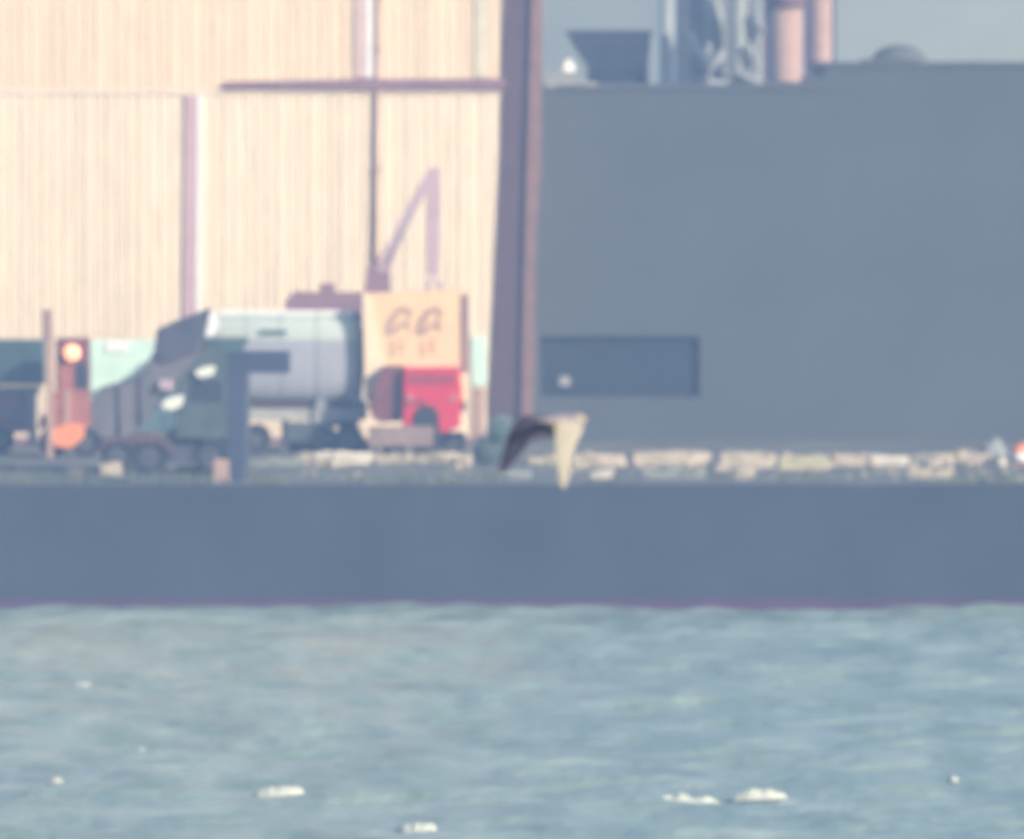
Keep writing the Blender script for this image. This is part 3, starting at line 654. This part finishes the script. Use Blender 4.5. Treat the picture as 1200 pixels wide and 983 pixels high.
# ------------------------------------------------------------ whitecaps
def whitecap(px, py, wpx, hpx, label, seed, skew=0.0):
    tn = math.tan(TILT + (py - 491.5) * PX); Y = CAM_Z / tn
    for _ in range(12): Y = .5 * Y + .5 * (CAM_Z - wave_h(wx(px, Y), Y) - .5 * hpx * PX * Y) / tn
    X = wx(px, Y); L_ = wpx * PX * Y; Hh = hpx * PX * Y
    rc_ = random.Random(seed); bm = bmesh.new(); nx_, ny_ = 22, 7; G = []
    for j in range(ny_ + 1):
        row = []
        for i in range(nx_ + 1):
            u = i / nx_ * 2 - 1; v = j / ny_ * 2 - 1
            env = max(0.0, 1 - abs(u) ** 2.4) ** .6
            wob = .35 * noise.noise(Vector((u * 3 + seed, 0, seed * 1.7)))
            x = X + u * L_ / 2 * (1 + .12 * noise.noise(Vector((v * 2, seed, 0)))); y = Y + (v * .45 + wob * .3) * env + skew * u
            z = wave_h(x, y) + 0.045 * env - 0.01 + Hh * env * max(0, 1 - v * v) * (0.6 + .35 * noise.noise(Vector((u * 3, v * .5, seed * 2.3))))
            row.append(bm.verts.new((x - X, y - Y, z)))
        G.append(row)
    for j in range(ny_):
        for i in range(nx_): bm.faces.new((G[j][i], G[j][i + 1], G[j + 1][i + 1], G[j + 1][i]))
    o = link_mesh('whitecap', bm, M['foam'], None, True); o.location = (X, Y, 0); tag(o, label, 'whitecap', 'whitecaps breaking on the water')
whitecap(325, 925, 60, 14, 'white foam crest left of centre in the lower water', 1.2)
whitecap(489, 966, 46, 14, 'white foam crest at the bottom edge below the centre', 2.9)
whitecap(806, 926, 84, 22, 'longest white foam crest, left one of a close pair', 4.1)
whitecap(888, 933, 68, 15, 'brightest foam crest, right one of a close pair', 5.3)
whitecap(925, 941, 46, 4, 'thin pale foam streak trailing right of the close pair', 11.3, -0.5)
whitecap(64, 913, 18, 6, 'small foam fleck near the left edge, lower water', 6.6)
whitecap(95, 803, 22, 3, 'faint foam fleck near the left edge, upper water', 7.2)
whitecap(1118, 911, 12, 6, 'small foam fleck near the right edge', 8.8)
whitecap(165, 880, 12, 3, 'tiny foam fleck in the water below the dump truck', 9.4)
whitecap(570, 785, 18, 3, 'faint foam fleck in mid water below the bird', 10.1)

# ------------------------------------------------------------ the bird
def bird():
    Y = 130.0
    root_p = Vector((wx(655, Y), Y, wz(497, Y)))
    def bp(px, py, d=0.0): return Vector((wx(px, Y) - root_p.x, d, wz(py, Y) - root_p.z))
    bm = bmesh.new()
    def loft(sections, n=14):            # sections: centre, half width vector, half height vector
        rings = []
        for c, a, b in sections: rings.append([bm.verts.new(c + a * math.cos(2 * math.pi * i / n) + b * math.sin(2 * math.pi * i / n)) for i in range(n)])
        for r0, r1 in zip(rings, rings[1:]):
            for i in range(n): bm.faces.new((r0[i], r0[(i + 1) % n], r1[(i + 1) % n], r1[i]))
        bm.faces.new(rings[0][::-1]); bm.faces.new(rings[-1])
    # body, tail at the left and nearer, head at the right and farther away
    axis = (bp(686, 493, .34) - bp(632, 494, -.22)).normalized(); side = axis.cross(Vector((0, 0, 1))).normalized(); up = side.cross(axis)
    p0, p1 = bp(626, 492, -.26), bp(686, 494, .36)
    for_t = [(0.0, .055, .008), (.08, .060, .012), (.2, .04, .022), (.34, .058, .042), (.5, .078, .060), (.64, .080, .064), (.75, .062, .052), (.82, .044, .042), (.88, .046, .046), (.94, .038, .038), (.97, .016, .018), (1.02, .010, .012), (1.07, .003, .004)]
    loft([(p0.lerp(p1, t) + up * (.012 if t > .78 else 0), side * a, up * b) for t, a, b in for_t])
    # wings: leading and trailing edge points from root to tip
    def wing(le, te, th):
        secs = []
        for k, (a, b) in enumerate(zip(le, te)):
            a, b = Vector(a), Vector(b); c = (a + b) / 2; ch = (a - b) / 2
            j = min(k + 1, len(le) - 1); i0 = max(k - 1, 0)
            sp = ((Vector(le[j]) + Vector(te[j])) - (Vector(le[i0]) + Vector(te[i0]))).normalized()
            nn = ch.cross(sp).normalized() * th[k]; secs.append((c, ch, nn))
        loft(secs, 16)
    wing([bp(656, 492, .06), bp(634, 488, .07), bp(612, 486, .08), bp(600, 497, .06), bp(592, 517, .03), bp(587, 537, -.01), bp(584, 553, -.04)],
         [bp(660, 511, .02), bp(638, 512, -.02), bp(622, 517, -.04), bp(616, 525, -.04), bp(607, 537, -.04), bp(598, 547, -.06), bp(587, 555, -.06)], [.022, .019, .017, .014, .011, .008, .004])
    wing([bp(650, 494, .02), bp(648.5, 505, -.06), bp(649.5, 520, -.14), bp(651, 538, -.19), bp(653.5, 556, -.21), bp(657, 571, -.22)],
         [bp(684, 497, .06), bp(683, 506, -.02), bp(675, 520, -.10), bp(670, 538, -.16), bp(668, 556, -.19), bp(662, 573, -.21)], [.024, .02, .016, .012, .009, .004])
    bmesh.ops.recalc_face_normals(bm, faces=bm.faces)
    me = bpy.data.meshes.new('raw'); bm.to_mesh(me); bm.free()
    tmp = bpy.data.objects.new('raw', me); COL.objects.link(tmp)
    md = tmp.modifiers.new('r', 'REMESH'); md.mode = 'VOXEL'; md.voxel_size = 0.0065
    ms = tmp.modifiers.new('s', 'SMOOTH'); ms.iterations = 3; ms.factor = .5
    dg = bpy.context.evaluated_depsgraph_get()
    m2 = bpy.data.meshes.new_from_object(tmp.evaluated_get(dg)); m2.name = 'gull'
    bpy.data.objects.remove(tmp); bpy.data.meshes.remove(me)
    m2.materials.clear()
    for k in ('feather_white', 'feather_shaded', 'feather_grey', 'beak'): m2.materials.append(M[k])
    lw, back_z = wx(650, Y) - root_p.x, wz(494, Y) - root_p.z
    tip_x = p1.x + .012
    for p in m2.polygons:
        c = p.center; p.use_smooth = True
        t = (c - p0).dot(p1 - p0) / (p1 - p0).length_squared; off = (c - (p0.lerp(p1, t))).length
        if off < .10 and 0 <= t <= 1.1:
            p.material_index = 3 if t > .975 else (2 if (c - p0.lerp(p1, t)).dot(up) > -.005 and t < .8 else 0)
        elif c.x < lw: p.material_index = 1  # left wing all dark: its shade is put into the feather colour
        else: p.material_index = 0
        if c.x < lw and off >= .075: p.material_index = 1
    o = bpy.data.objects.new('gull', m2); COL.objects.link(o); o.location = root_p
    tag(o, 'gull in flight with one wing coloured dark as shaded, the other pale, held downward', 'bird')
    # eyes
    hp = p0.lerp(p1, .93) + up * .028
    for s_ in (-1, 1):
        b2 = bmesh.new(); bmesh.ops.create_icosphere(b2, subdivisions=2, radius=.008); e = link_mesh('eye', b2, M['dark'], o, True); e.location = hp + side * s_ * .036
bird()

# ------------------------------------------------------------ the hazy air over the harbour
bm = bmesh.new(); bm_box(bm, -3100, 3100, -160, 6100, -3.2, 42.0)
hz = link_mesh('haze', bm, None or bpy.data.materials.new('haze_air')); hz['kind'] = 'stuff'; hz['label'] = 'pale blue haze hanging over the whole harbour'
hm = hz.data.materials[0]; hm.use_nodes = True; t = hm.node_tree; t.nodes.clear()
pv = t.nodes.new('ShaderNodeVolumePrincipled'); pv.inputs['Color'].default_value = HAZE_COLOR + (1,); pv.inputs['Density'].default_value = HAZE_DENSITY; pv.inputs['Anisotropy'].default_value = 0.0
mo = t.nodes.new('ShaderNodeOutputMaterial'); t.links.new(pv.outputs[0], mo.inputs['Volume'])
